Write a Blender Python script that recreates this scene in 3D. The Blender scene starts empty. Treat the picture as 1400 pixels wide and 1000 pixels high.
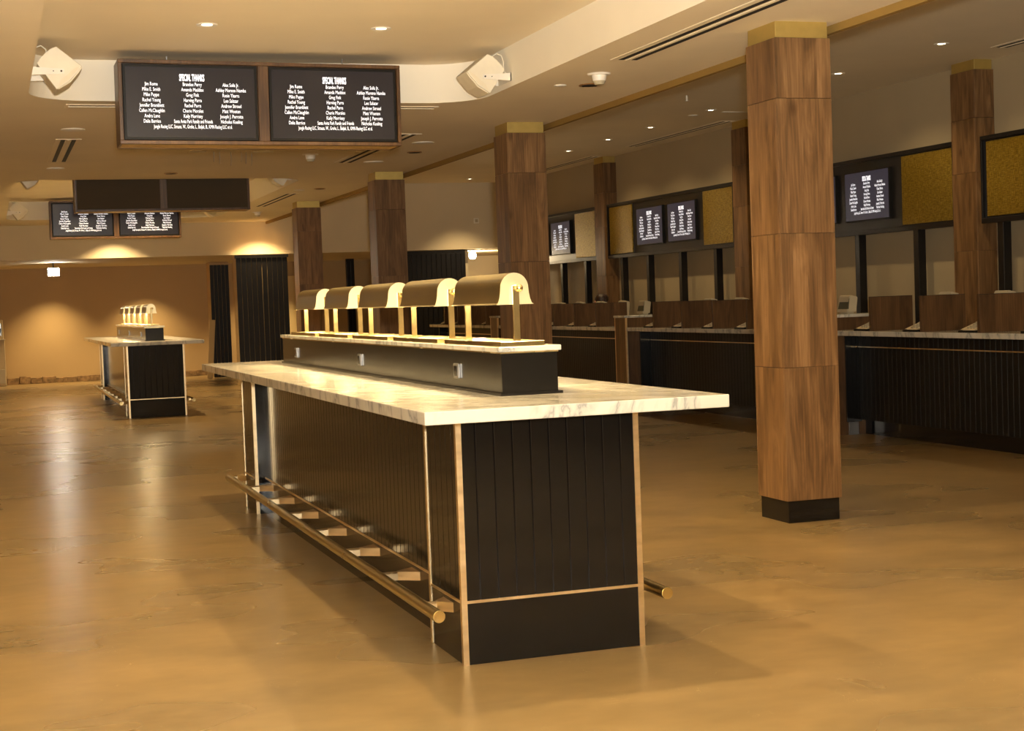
import bpy, bmesh, math, random
from mathutils import Vector, Matrix
from mathutils.geometry import tessellate_polygon
random.seed(7)
SC = bpy.context.scene
COL = SC.collection

# ------------------------------------------------------------------ camera
CX, CY, CZ = -1.7629, -5.9552, 1.4835
YAW, PITCH, ROLL, FPX = 0.3258, -0.0433, -0.0360, 2107.7
def camera():
    f = Vector((math.sin(YAW)*math.cos(PITCH), math.cos(YAW)*math.cos(PITCH), math.sin(PITCH)))
    r = Vector((math.cos(YAW), -math.sin(YAW), 0)); u = r.cross(f)
    c, s = math.cos(ROLL), math.sin(ROLL)
    r2 = c*r + s*u; u2 = -s*r + c*u
    cam = bpy.data.cameras.new('camera'); o = bpy.data.objects.new('camera', cam); COL.objects.link(o)
    m = Matrix((( r2.x, u2.x, -f.x, CX), (r2.y, u2.y, -f.y, CY), (r2.z, u2.z, -f.z, CZ), (0, 0, 0, 1)))
    o.matrix_world = m
    cam.sensor_fit = 'HORIZONTAL'; cam.sensor_width = 36; cam.lens = FPX*36/1400
    cam.clip_start = .05; cam.clip_end = 200
    SC.camera = o
camera()

# ------------------------------------------------------------------ world, exposure, photographer's flash
w = bpy.data.worlds.new('world'); SC.world = w; w.use_nodes = True
w.node_tree.nodes['Background'].inputs[0].default_value = (1, .8, .55, 1)
w.node_tree.nodes['Background'].inputs[1].default_value = 0.02
SC.view_settings.view_transform = 'Standard'; SC.view_settings.look = 'None'
SC.view_settings.gamma = 1; SC.view_settings.use_curve_mapping = False
SC.view_settings.exposure = 0.18

WARM = (1, .72, .36); WARM2 = (1, .76, .42); FLASH = (1, .93, .80)
P_TRAY, P_HALL, P_TELLER, P_WASH, P_LAMP, P_FLASH = 165, 95, 66, 190, 17, 920
def light(kind, name, loc, power, color, rot=(0, 0, 0), **k):
    l = bpy.data.lights.new(name, kind); l.energy = power; l.color = color
    for a, b in k.items(): setattr(l, a, b)
    o = bpy.data.objects.new(name, l); COL.objects.link(o); o.location = loc; o.rotation_euler = rot
    return o
light('POINT', 'camera_flash', (CX+.05, CY-.12, CZ+.14), P_FLASH, FLASH, shadow_soft_size=.07)
# its tilted head bounces off the ceiling
light('SPOT', 'camera_flash_bounce', (CX+.05, CY-.12, CZ+.20), P_FLASH*5.8, FLASH, (math.radians(90+48), 0, -YAW), spot_size=math.radians(120), spot_blend=1, shadow_soft_size=.07)

# ------------------------------------------------------------------ materials
def srgb(r, g, b):
    return tuple((c/12.92 if c <= .04045 else ((c+.055)/1.055)**2.4) for c in (r/255, g/255, b/255)) + (1,)
class NT:
    def __init__(s, name):
        s.m = bpy.data.materials.new(name); s.m.use_nodes = True; s.t = s.m.node_tree
        s.b = s.t.nodes['Principled BSDF']
    def n(s, t, **k):
        x = s.t.nodes.new(t)
        for a, b in k.items():
            if a.startswith('i_'): x.inputs[a[2:].replace('_', ' ')].default_value = b
            else: setattr(x, a, b)
        return x
    def l(s, a, b): s.t.links.new(a, b)
    def coord(s, out='Object', scale=(1, 1, 1), src=None):
        mp = s.n('ShaderNodeMapping'); mp.inputs['Scale'].default_value = scale
        if src is None: src = s.n('ShaderNodeTexCoord').outputs[out]
        s.l(src, mp.inputs[0]); return mp.outputs[0]
    def noise(s, vec, scale, detail=4, rough=.55, dist=0):
        x = s.n('ShaderNodeTexNoise'); x.inputs['Scale'].default_value = scale; x.inputs['Detail'].default_value = detail
        x.inputs['Roughness'].default_value = rough; x.inputs['Distortion'].default_value = dist
        s.l(vec, x.inputs['Vector']); return x.outputs['Fac']
    def ramp(s, fac, stops, interp='LINEAR'):
        x = s.n('ShaderNodeValToRGB'); x.color_ramp.interpolation = interp
        e = x.color_ramp.elements
        while len(e) < len(stops): e.new(.5)
        for i, (p, c) in enumerate(stops): e[i].position = p; e[i].color = c if len(c) == 4 else (*c, 1)
        s.l(fac, x.inputs[0]); return x.outputs[0]
    def mix(s, fac, a, b, blend='MIX'):
        x = s.n('ShaderNodeMix', data_type='RGBA', blend_type=blend)
        for v, i in ((fac, 0), (a, 6), (b, 7)):
            if hasattr(v, 'links') or hasattr(v, 'is_linked'): s.l(v, x.inputs[i])
            else: x.inputs[i].default_value = v
        return x.outputs[2]
    def math(s, op, a, b=0.0):
        x = s.n('ShaderNodeMath', operation=op)
        for v, i in ((a, 0), (b, 1)):
            if hasattr(v, 'is_linked'): s.l(v, x.inputs[i])
            else: x.inputs[i].default_value = v
        return x.outputs[0]
    def bump(s, h, strength=.2, dist=.01):
        x = s.n('ShaderNodeBump'); x.inputs['Strength'].default_value = strength; x.inputs['Distance'].default_value = dist
        s.l(h, x.inputs['Height']); s.l(x.outputs[0], s.b.inputs['Normal'])
    def set(s, **k):
        for a, b in k.items():
            i = s.b.inputs[a.replace('_', ' ')]
            if hasattr(b, 'is_linked'): s.l(b, i)
            else: i.default_value = b
        return s
def plain(name, col, rough=.5, metal=0.0, var=.06, scale=6, spec=.5, emit=None, bump=0):
    m = NT(name); v = m.coord()
    f = m.noise(v, scale, 3)
    c2 = tuple(min(1, x*(1+var)) for x in col[:3]) + (1,); c1 = tuple(x*(1-var) for x in col[:3]) + (1,)
    m.set(Base_Color=m.ramp(f, [(.3, c1), (.7, c2)]), Roughness=rough, Metallic=metal, Specular_IOR_Level=spec)
    if emit: m.set(Emission_Color=(*emit[0], 1), Emission_Strength=emit[1])
    if bump: m.bump(m.noise(v, scale*20, 3), bump, .002)
    return m.m

def mat_floor():
    m = NT('polished_concrete'); g = m.n('ShaderNodeNewGeometry').outputs['Position']
    v = m.coord(src=g); vs = m.coord(src=g, scale=(.8, 1.25, 1))
    a = m.noise(vs, .8, 2, .5); b = m.noise(vs, 2.6, 2, .5); c = m.noise(vs, 8.5, 2, .5)
    base = m.ramp(a, [(.25, srgb(128, 109, 78)), (.5, srgb(146, 122, 82)), (.75, srgb(156, 129, 84))])
    d = m.ramp(b, [(.25, (.72, .72, .70)), (.7, (1, 1, 1))])
    col = m.mix(.75, base, d, 'MULTIPLY')
    e = m.ramp(c, [(.25, (.74, .74, .72)), (.7, (1, 1, 1))])
    col = m.mix(.6, col, e, 'MULTIPLY')
    # pale hairline scuffs
    s1 = m.noise(m.coord(src=g, scale=(1.2, 1.0, 1)), 6, 2, .5, 1.5)
    sc = m.ramp(m.math('ABSOLUTE', m.math('SUBTRACT', s1, .5)), [(0, (1, 1, 1)), (.004, (0, 0, 0))])
    s2 = m.ramp(m.noise(v, 3.3, 2), [(.56, (0, 0, 0)), (.66, (1, 1, 1))])
    scm = m.math('MULTIPLY', m.math('MULTIPLY', sc, s2), .5)
    col = m.mix(scm, col, srgb(205, 180, 135))
    # saw-cut joints
    m.set(Base_Color=col, Roughness=m.ramp(a, [(.2, (.25,)*3), (.8, (.31,)*3)]), Specular_IOR_Level=.5)
    m.bump(m.noise(m.coord(src=g, scale=(1, 1.6, 1)), 9, 4, .6), .02, .004)
    return m.m
def mat_paint(name, col, rough=.75, spec=.3):
    m = NT(name); g = m.n('ShaderNodeNewGeometry').outputs['Position']; v = m.coord(src=g)
    f = m.noise(v, .7, 4); k = m.noise(v, 90, 3)
    c1 = tuple(x*.95 for x in col[:3]); c2 = tuple(min(1, x*1.04) for x in col[:3])
    m.set(Base_Color=m.ramp(f, [(.3, c1), (.7, c2)]), Roughness=rough, Specular_IOR_Level=spec)
    m.bump(k, .05, .002); return m.m
def mat_wood(name, tones, stave=.12, rough=.38):
    m = NT(name); tc = m.n('ShaderNodeTexCoord'); oi = m.n('ShaderNodeObjectInfo')
    add = m.n('ShaderNodeVectorMath', operation='ADD')
    rnd = m.n('ShaderNodeVectorMath', operation='SCALE'); m.l(tc.outputs['Object'], add.inputs[0])
    cx = m.n('ShaderNodeCombineXYZ')
    for i in range(3): m.l(oi.outputs['Random'], cx.inputs[i])
    m.l(cx.outputs[0], rnd.inputs[0]); rnd.inputs[3].default_value = 37.0
    m.l(rnd.outputs[0], add.inputs[1]); p = add.outputs[0]
    # staves: each vertical strip of the veneer has its own tone
    sep = m.n('ShaderNodeSeparateXYZ'); m.l(tc.outputs['Object'], sep.inputs[0])
    q = m.math('FLOOR', m.math('DIVIDE', m.math('ADD', m.math('ADD', sep.outputs[0], sep.outputs[1]), m.math('MULTIPLY', oi.outputs['Random'], .37)), stave))
    wn = m.n('ShaderNodeTexWhiteNoise', noise_dimensions='2D'); cc = m.n('ShaderNodeCombineXYZ')
    m.l(q, cc.inputs[0]); m.l(oi.outputs['Random'], cc.inputs[1]); m.l(cc.outputs[0], wn.inputs['Vector'])
    # each stave is cut from another place of the log
    off = m.n('ShaderNodeVectorMath', operation='MULTIPLY'); off.inputs[1].default_value = (9, 9, 5)
    m.l(wn.outputs['Color'], off.inputs[0]); ad2 = m.n('ShaderNodeVectorMath', operation='ADD')
    m.l(p, ad2.inputs[0]); m.l(off.outputs[0], ad2.inputs[1]); p = ad2.outputs[0]
    grain = m.noise(m.coord(src=p, scale=(26, 26, 1.1)), 3.2, 6, .62, .5)
    fig = m.noise(m.coord(src=p, scale=(5.5, 5.5, .75)), 1.6, 4, .55, 1.6)
    rings = m.n('ShaderNodeTexWave', wave_type='BANDS', bands_direction='X'); rings.inputs['Scale'].default_value = 5.5
    rings.inputs['Distortion'].default_value = 5; rings.inputs['Detail'].default_value = 3; rings.inputs['Detail Scale'].default_value = 1.2
    m.l(m.coord(src=p, scale=(2.6, 2.6, .34)), rings.inputs['Vector'])
    base = m.ramp(fig, [(.28, tones[0]), (.5, tones[1]), (.75, tones[2])])
    col = m.mix(.55, base, m.ramp(grain, [(.3, (.55, .5, .46)), (.6, (1, 1, 1))]), 'MULTIPLY')
    col = m.mix(.32, col, m.ramp(rings.outputs['Fac'], [(.1, (.62, .56, .5)), (.6, (1, 1, 1))]), 'MULTIPLY')
    st = m.ramp(wn.outputs['Value'], [(0, (.62, .60, .58)), (1, (1.0, 1.0, 1.0))])
    col = m.mix(.8, col, st, 'MULTIPLY')
    # knots
    vo = m.n('ShaderNodeTexVoronoi'); vo.inputs['Scale'].default_value = 2.1
    m.l(m.coord(src=p, scale=(1.5, 1.5, 1.0)), vo.inputs['Vector'])
    kn = m.ramp(vo.outputs['Distance'], [(.03, (.30, .22, .16)), (.13, (1, 1, 1))])
    col = m.mix(.6, col, kn, 'MULTIPLY')
    m.set(Base_Color=col, Roughness=rough, Specular_IOR_Level=.4); m.bump(grain, .08, .002); return m.m
def mat_marble():
    m = NT('veined_marble'); g = m.n('ShaderNodeNewGeometry').outputs['Position']
    rot = m.n('ShaderNodeMapping'); rot.inputs['Rotation'].default_value = (.5, .35, .7); m.l(g, rot.inputs[0])
    v = m.coord(src=rot.outputs[0], scale=(1, 2.6, 1)); a = m.noise(v, 2.2, 6, .55, .25); b = m.noise(v, .8, 5, .55, .5)
    vein = m.ramp(m.math('ABSOLUTE', m.math('SUBTRACT', a, .5)), [(0, srgb(146, 146, 142)), (.014, srgb(180, 178, 170)), (.06, srgb(203, 199, 188))])
    cl = m.ramp(b, [(.35, srgb(226, 222, 214)), (.6, (1, 1, 1))])
    m.set(Base_Color=m.mix(.5, vein, cl, 'MULTIPLY'), Roughness=.14, Specular_IOR_Level=.5); return m.m
def mat_metal(name, col, rough, streak=(1, 1, 40), var=.12, rvar=.08, metal=1.0):
    m = NT(name); v = m.coord(scale=streak); f = m.noise(v, 5, 4)
    c1 = tuple(x*(1-var) for x in col[:3]); c2 = tuple(min(1, x*(1+var)) for x in col[:3])
    m.set(Base_Color=m.ramp(f, [(.3, c1), (.7, c2)]), Metallic=metal,
          Roughness=m.ramp(f, [(.3, (rough-rvar,)*3), (.7, (rough+rvar,)*3)])); return m.m
def mat_mesh_gold():
    m = NT('woven_gold_mesh'); tc = m.n('ShaderNodeTexCoord').outputs['Object']
    a = m.noise(m.coord(src=tc, scale=(1, 1, 9)), 14, 5, .7); b = m.noise(m.coord(src=tc, scale=(1, 9, 1)), 14, 5, .7)
    f = m.math('MULTIPLY', m.math('ADD', a, b), .5)
    c = m.ramp(f, [(.35, srgb(92, 74, 14)), (.5, srgb(150, 124, 34)), (.68, srgb(205, 178, 76))])
    m.set(Base_Color=c, Metallic=.75, Roughness=.42); m.bump(f, .8, .01); return m.m
def mat_mesh_dark():
    m = NT('dark_speaker_cloth'); tc = m.n('ShaderNodeTexCoord').outputs['Object']
    k = m.n('ShaderNodeTexChecker'); k.inputs['Scale'].default_value = 260; m.l(tc, k.inputs['Vector'])
    c = m.mix(k.outputs['Fac'], srgb(58, 46, 28), srgb(74, 60, 38)); m.set(Base_Color=c, Roughness=.8); return m.m
def mat_emit(name, col, s):
    m = NT(name); m.set(Base_Color=(*col, 1), Emission_Color=(*col, 1), Emission_Strength=s, Roughness=.4); return m.m

M = {}
M['floor'] = mat_floor()
M['soffit'] = mat_paint('cream_ceiling_paint', srgb(236, 224, 200))
M['tray'] = mat_paint('pale_tray_paint', srgb(240, 233, 217))
M['wall'] = mat_paint('cream_wall_paint', srgb(214, 200, 172))
M['wall_teller'] = mat_paint('greige_wall_paint', srgb(176, 160, 130))
M['wall_back'] = mat_paint('tan_wall_paint', srgb(190, 162, 116), .5)
M['header'] = mat_paint('ochre_trim_paint', srgb(150, 120, 62))
M['walnut'] = mat_wood('walnut_veneer', [srgb(98, 72, 46), srgb(132, 99, 64), srgb(160, 124, 84)], .105)
M['walnut_dark'] = mat_wood('dark_walnut', [srgb(78, 55, 36), srgb(100, 73, 47), srgb(120, 90, 59)], .2)
M['black'] = plain('black_lacquer', (.006, .0055, .0055, 1), .13, var=.2, spec=.42)
M['black_satin'] = plain('black_satin_paint', (.010, .009, .009, 1), .3, var=.2, spec=.4)
M['black_matte'] = plain('black_matte_paint', (.008, .007, .006, 1), .42, var=.2, spec=.2)
M['dark_bronze'] = plain('dark_riser_lacquer', (.007, .006, .005, 1), .22, var=.15, spec=.32)
M['marble'] = mat_marble()
M['brass'] = mat_metal('polished_brass', (.84, .69, .36), .22, (1, 1, 1))
M['brass_strip'] = mat_metal('satin_brass_strip', (.86, .68, .42), .38, (1, 1, 4))
M['brass_rail'] = mat_metal('worn_brass_tube', (.66, .55, .29), .30, (1, 1, 1), .05, .03)
M['brass_shade'] = mat_metal('aged_brass_shade', (.46, .37, .18), .30, (1, 1, 1), .05, .02)
M['brass_cap'] = mat_metal('gold_cap_paint', (.62, .48, .16), .42, (3, 3, 3), .05, .04, .8)
M['brass_satin'] = mat_metal('satin_brass_plate', (.90, .79, .50), .42, (1, 1, 1), .04, .03)
M['gold_mesh'] = mat_mesh_gold()
M['cloth_dark'] = mat_mesh_dark()
M['white_plastic'] = plain('white_speaker_plastic', srgb(228, 220, 200), .5)
M['grille'] = plain('cream_speaker_grille', srgb(226, 216, 192), .6, bump=.4)
M['white'] = plain('white_enamel', srgb(232, 226, 214), .4)
M['beige'] = plain('beige_machine_plastic', srgb(196, 176, 136), .5)
M['putty'] = plain('putty_terminal_plastic', srgb(186, 174, 146), .5)
M['display'] = plain('black_display_glass', (.010, .009, .011, 1), .22, var=.1, emit=((.75, .7, 1), .010))
M['display_board'] = plain('dim_display_glass', (.012, .011, .014, 1), .25, var=.1, emit=((.75, .68, 1.0), .030))
M['text'] = mat_emit('lit_text', (.95, .95, 1.0), 1.15)
M['crt'] = plain('grey_green_tube_glass', srgb(88, 90, 76), .12)
M['slot'] = plain('slot_shadow', (.01, .009, .008, 1), .7)
M['steel'] = mat_metal('brushed_steel', (.30, .29, .28), .35, (1, 1, 1))
M['lens'] = mat_emit('lit_lens', (1, .82, .55), 14)
M['lens_white'] = mat_emit('lit_flood_lens', (1, .93, .8), 60)
M['tube'] = mat_emit('lit_tube', (1, .80, .46), 10)
M['ply'] = plain('tan_underside_board', srgb(196, 164, 106), .6)
M['rubble'] = plain('torn_plaster_strip', srgb(140, 112, 76), .9, var=.55, scale=9, bump=1)
M['skin'] = plain('skin', srgb(188, 136, 104), .55)
M['hair'] = plain('dark_brown_hair', srgb(46, 26, 16), .45, var=.3, scale=30)
M['shirt'] = plain('dark_shirt_cloth', srgb(46, 42, 44), .85)
M['trousers'] = plain('black_trouser_cloth', srgb(26, 25, 27), .85)
M['cream_panel'] = mat_paint('pale_door_paint', srgb(222, 196, 142))
M['paper'] = plain('scrap_paper', srgb(214, 190, 140), .8)
M['copper'] = mat_metal('copper_reflector', (.6, .40, .22), .3, (2, 2, 2))

# ------------------------------------------------------------------ mesh helpers
def link(name, me, mat=None, parent=None, loc=None, rot=None, kind=None):
    o = bpy.data.objects.new(name, me); COL.objects.link(o)
    if mat is not None and me is not None and not me.materials: me.materials.append(M[mat])
    if parent is not None: o.parent = parent
    if loc is not None: o.location = loc
    if rot is not None: o.rotation_euler = rot
    if kind: o['kind'] = kind
    return o
def tomesh(bm, name, smooth=None):
    bmesh.ops.recalc_face_normals(bm, faces=bm.faces)
    me = bpy.data.meshes.new(name); bm.to_mesh(me); bm.free()
    if smooth is not None:
        for p in me.polygons: p.use_smooth = True
        try: me.set_sharp_from_angle(angle=math.radians(smooth))
        except Exception: pass
    return me
def abox(bm, lo, hi, bev=0, seg=1):
    vs = [bm.verts.new((x, y, z)) for x in (lo[0], hi[0]) for y in (lo[1], hi[1]) for z in (lo[2], hi[2])]
    fs = [(0, 1, 3, 2), (4, 6, 7, 5), (0, 4, 5, 1), (2, 3, 7, 6), (0, 2, 6, 4), (1, 5, 7, 3)]
    faces = [bm.faces.new([vs[i] for i in f]) for f in fs]
    if bev:
        es = list({e for f in faces for e in f.edges})
        bmesh.ops.bevel(bm, geom=es, offset=bev, segments=seg, affect='EDGES', profile=.5)
def aprism(bm, prof, a, b, axis='y', flip=False):
    """2-D profile swept from a to b along an axis; profile is (x,z) for y, (x,y) for z, (y,z) for x"""
    def P(u, v, t):
        return (u, t, v) if axis == 'y' else ((u, v, t) if axis == 'z' else (t, u, v))
    A = [bm.verts.new(P(u, v, a)) for u, v in prof]; B = [bm.verts.new(P(u, v, b)) for u, v in prof]
    n = len(prof)
    for i in range(n): bm.faces.new((A[i], A[(i+1) % n], B[(i+1) % n], B[i]))
    bm.faces.new(A[::-1]); bm.faces.new(B)
def acyl(bm, p, q, r, seg=16, r2=None):
    p, q = Vector(p), Vector(q); d = (q-p); L = d.length
    m = Matrix.Translation((p+q)/2) @ d.to_track_quat('Z', 'Y').to_matrix().to_4x4()
    bmesh.ops.create_cone(bm, cap_ends=True, segments=seg, radius1=r, radius2=r if r2 is None else r2, depth=L, matrix=m)
def atube(bm, pts, r, seg=6):
    for a, b in zip(pts, pts[1:]): acyl(bm, a, b, r, seg)
def asphere(bm, c, r, u=14, v=10, scale=(1, 1, 1)):
    bmesh.ops.create_uvsphere(bm, u_segments=u, v_segments=v, radius=r, matrix=Matrix.Translation(c) @ Matrix.Diagonal((*scale, 1)))
def box(name, lo, hi, mat, parent=None, bev=0, seg=1, kind=None):
    bm = bmesh.new(); abox(bm, lo, hi, bev, seg); return link(name, tomesh(bm, name), mat, parent, kind=kind)
def lbox(name, size, mat, loc, parent=None, bev=0, cache={}):
    """box with its own origin at its centre; alike pieces share mesh data"""
    k = (tuple(round(s, 4) for s in size), mat, bev)
    if k not in cache:
        bm = bmesh.new(); h = [s/2 for s in size]; abox(bm, [-x for x in h], h, bev)
        cache[k] = tomesh(bm, name); cache[k].materials.append(M[mat])
    return link(name, cache[k], None, parent, loc)
def tag(o, label, cat, group=None):
    o['label'] = label; o['category'] = cat
    if group: o['group'] = group
    return o
def thing(name, loc, label, cat, group=None, rotz=0):
    o = bpy.data.objects.new(name, None); COL.objects.link(o); o.location = loc; o.rotation_euler = (0, 0, rotz)
    o.empty_display_size = .2
    return tag(o, label, cat, group)
def copy_tree(o, parent=None):
    c = o.copy(); COL.objects.link(c); c.parent = parent
    for ch in KIDS.get(o.name, []): copy_tree(ch, c)
    return c
def index_kids():
    KIDS.clear()
    for o in bpy.data.objects:
        if o.parent: KIDS.setdefault(o.parent.name, []).append(o)
KIDS = {}
def struct(o): o['kind'] = 'structure'; return o
ORD = ['first', 'second', 'third', 'fourth', 'fifth', 'sixth', 'seventh', 'eighth', 'ninth', 'tenth']

# ------------------------------------------------------------------ the room shell
HC, HB, HREC = 3.1545, 3.862, 2.52         # soffit, teller ceiling, far recess
XL, XR, YF, YB, YREC = -9.0, 8.55, -17.0, 24.0, 29.4
XS = 3.425                                  # right edge of the soffit
struct(box('floor', (XL-.2, YF-.2, -.1), (XR+2.2, YREC+.2, 0), 'floor'))
def rounded(x0, x1, y0, y1, r, n=10):
    pts = []
    for cx, cy, a0 in ((x1-r, y0+r, -90), (x1-r, y1-r, 0), (x0+r, y1-r, 90), (x0+r, y0+r, 180)):
        for i in range(n+1):
            a = math.radians(a0 + 90*i/n); pts.append((cx + r*math.cos(a), cy + r*math.sin(a)))
    return pts
TX0, TX1, ZT = -1.40, 2.222, 3.475
TRAYS = [rounded(TX0, TX1, -1.7, 6.63, .46), rounded(TX0, TX1, 14.0, 22.3, .46)]
def soffit():
    outer = [(XL, YF), (XS, YF), (XS, YB), (XL, YB)]
    bm = bmesh.new(); loops = [outer] + TRAYS
    flat = [p for l in loops for p in l]
    vs = [bm.verts.new((x, y, HC)) for x, y in flat]
    for t in tessellate_polygon([[Vector((x, y, 0)) for x, y in l] for l in loops]):
        try: bm.faces.new([vs[i] for i in t])
        except ValueError: pass
    bmesh.ops.recalc_face_normals(bm, faces=bm.faces)
    for f in bm.faces:
        if f.normal.z > 0: f.normal_flip()
    # upstand closing the soffit's right edge up to the teller ceiling
    e = [bm.verts.new(p) for p in ((XS, YF, HC), (XS, YB, HC), (XS, YB, HB+.1), (XS, YF, HB+.1))]
    bm.faces.new(e)
    me = bpy.data.meshes.new('ceiling'); bm.to_mesh(me); bm.free()
    c = struct(link('ceiling', me, 'soffit'))
    for k, l in enumerate(TRAYS):
        bm = bmesh.new(); n = len(l)
        a = [bm.verts.new((x, y, HC)) for x, y in l]; b = [bm.verts.new((x, y, ZT)) for x, y in l]
        for i in range(n): bm.faces.new((a[i], b[i], b[(i+1) % n], a[(i+1) % n]))
        me = bpy.data.meshes.new('tray_side'); bm.to_mesh(me); bm.free()
        for p in me.polygons: p.use_smooth = True
        link('tray_side', me, 'tray', c)
        bm = bmesh.new(); bm.faces.new([bm.verts.new((x, y, ZT)) for x, y in l])
        me = bpy.data.meshes.new('tray_top'); bm.to_mesh(me); bm.free(); link('tray_top', me, 'soffit', c)
soffit()
struct(box('ceiling', (XS, YF, HB), (XR+.2, YB+.2, HB+.1), 'soffit'))
struct(box('ceiling', (XL, YB+.2, HREC), (7.44, YREC, HREC+.1), 'wall'))
struct(box('trim_1', (XS-.012, YF, HC-.05), (XS+.03, YB, HC+.06), 'header'))
struct(box('wall_right', (XR, YF, 0), (XR+.2, YB, HB), 'wall_teller'))
struct(box('wall_left', (XL-.2, YF, 0), (XL, YREC, HB), 'wall'))
struct(box('wall_front', (XL-.2, YF-.2, 0), (XR+.2, YF, HB), 'wall'))
struct(box('wall_back', (XL-.2, YREC, 0), (7.44, YREC+.2, HB), 'wall_back'))
struct(box('wall_bulkhead', (XL, YB, HREC), (XR+.2, YB+.2, HB), 'wall'))
# lit side passage past the teller counter
pas = struct(box('wall_passage', (XR-.0, YB, 0), (XR+2.2, YB+.15, HREC), 'wall'))
struct(box('wall_passage_side', (7.44, YB+.2, 0), (7.56, YB+4, HREC), 'wall'))
struct(box('wall_passage_back', (7.44, YB+4, 0), (XR+2.2, YB+4.2, HREC), 'wall'))
struct(box('wall_passage_right', (XR+2, YB, 0), (XR+2.2, YB+4.2, HREC), 'wall'))
struct(box('ceiling', (7.44, YB+.2, HREC-.02), (XR+2.2, YB+4.2, HREC+.1), 'wall'))
# torn plaster strip where the skirting of the back wall is missing
def torn():
    bm = bmesh.new(); r = random.Random(3); x = -6.0
    while x < 5.9:
        L = r.uniform(.08, .3); h = r.uniform(.10, .19); abox(bm, (x, YREC-r.uniform(.015, .05), 0), (x+L, YREC+.01, h), .008); x += L
    struct(link('baseboard_back', tomesh(bm, 'torn'), 'rubble'))
torn()
# black bead-board pier in front of the bulkhead, tan side, and black panels beyond
def beaded(name, x0, x1, y, z0, z1, depth, pitch, label, cat, side='wall_back', head=True, parts=True):
    t = thing(name, (x0, y, 0), label, cat)
    W = x1-x0
    box('core', (0, .02, z0), (W, depth, z1), side, t)
    n = max(1, round(W/pitch)); p = W/n
    for i in range(n):
        lbox('bead_board', (p-.008, .02, z1-z0-.06), 'black_satin', (p*(i+.5), .01, (z0+z1-.06)/2), t, .005)
    if head: box('head_trim', (-.02, -.02, z1-.06), (W+.02, .03, z1), 'black_satin', t)
    return t
beaded('panelled_pier', 2.75, 3.74, 24.0-.36, 0, 2.50, .4, .099, 'black beadboard pier under the bulkhead behind the bar top', 'pier')
beaded('panelled_pier', 2.84, 3.25, 28.0, 0, 2.51, .5, .082, 'narrow black beadboard pier set back left of the wide black pier', 'pier', head=False)
beaded('panelled_screen', 6.20, 7.44, 23.98, 0, 2.505, .1, .1, 'black beadboard screen left of the bright passage', 'screen', side='black_satin', head=False)
beaded('black_post', 5.88, 6.06, 28.0, 0, 2.51, .1, .09, 'slim black post in the far recess between two walnut columns', 'post', side='black_satin', head=False)
t = tag(box('leaning_board', (-.02, -.01, 0), (.10, .01, 1.27), 'cream_panel'), 'pale board leaning against the far black pier', 'board')
t.location = (2.66, 27.6, .0); t.rotation_euler = (math.radians(-4), math.radians(5), 0)
d = thing('door', (4.30, YREC-.07, 0), 'pale cream door in the far recess right of the wide black pier', 'door')
box('leaf', (0, 0, 0), (.9, .045, 2.19), 'cream_panel', d, .004)
bm = bmesh.new(); asphere(bm, (.82, -.03, 1.0), .03); link('knob', tomesh(bm, 'knob', 40), 'steel', d)
bm = bmesh.new(); acyl(bm, (.82, -.03, 1.0), (.82, .0, 1.0), .012); link('spindle', tomesh(bm, 'spindle', 40), 'steel', d)
# wall plate on the bulkhead
t = thing('wall_plate', (7.70, YB, 3.09), 'small square control plate on the pale bulkhead wall', 'wall plate')
box('plate', (-.055, -.025, -.055), (.055, 0, .055), 'white', t, .006); box('button', (-.03, -.032, -.03), (.03, -.02, .03), 'putty', t, .003)

# ------------------------------------------------------------------ downlights
def downlight_mesh():
    bm = bmesh.new(); n = 24
    prof = [(.036, -.001), (.050, -.004), (.056, -.007), (.072, -.007), (.075, .0)]
    rings = [[bm.verts.new((r*math.cos(2*math.pi*i/n), r*math.sin(2*math.pi*i/n), z)) for i in range(n)] for r, z in prof]
    for a, b in zip(rings, rings[1:]):
        for i in range(n): bm.faces.new((a[i], a[(i+1) % n], b[(i+1) % n], b[i]))
    ring = tomesh(bm, 'trim_ring', 40); ring.materials.append(M['white'])
    bm = bmesh.new(); bmesh.ops.create_circle(bm, cap_ends=True, segments=20, radius=.037, matrix=Matrix.Translation((0, 0, -.002)))
    lens = tomesh(bm, 'lens'); lens.materials.append(M['lens'])
    return ring, lens
RING, LENS = downlight_mesh()
def downlight(x, y, z, power, label, group, color=WARM, angle=140, blend=.6, rad=.05):
    t = thing('recessed_downlight', (x, y, z), label, 'downlight', group)
    link('trim_ring', RING, None, t); link('lens', LENS, None, t)
    light('SPOT', 'downlight_beam', (x, y, z-.015), power, color, spot_size=math.radians(angle), spot_blend=blend, shadow_soft_size=rad)
G = 'downlights in the tray ceiling'
for x, s in ((-.22, 'left'), (1.03, 'right')):
    downlight(x, 5.0, ZT, P_TRAY, f'lit tray downlight, {s} of the pair in front of the big screens', G)
    for y in (2.65, .3): downlight(x, y, ZT, P_TRAY, 'recessed downlight in the tray ceiling above the near half of the bar', G)
    for y in (15.6, 18.2, 20.8): downlight(x, y, ZT, P_TRAY, 'recessed downlight in the far tray ceiling above the far bar', G)
G = 'downlights over the teller counter'
for k, y in enumerate((7.27, 9.24, 12.44, 14.39, 15.99, 17.68)):
    downlight(7.33, y, HB, P_TELLER, f'{ORD[k]} lit downlight from the right in the row over the teller counter', G)
downlight(7.30, 23.05, HB, P_WASH*2.2, 'lit downlight in front of the far bulkhead wall, right of the third walnut column', G, angle=95, blend=.9)
G = 'downlights in the soffit'
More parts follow.
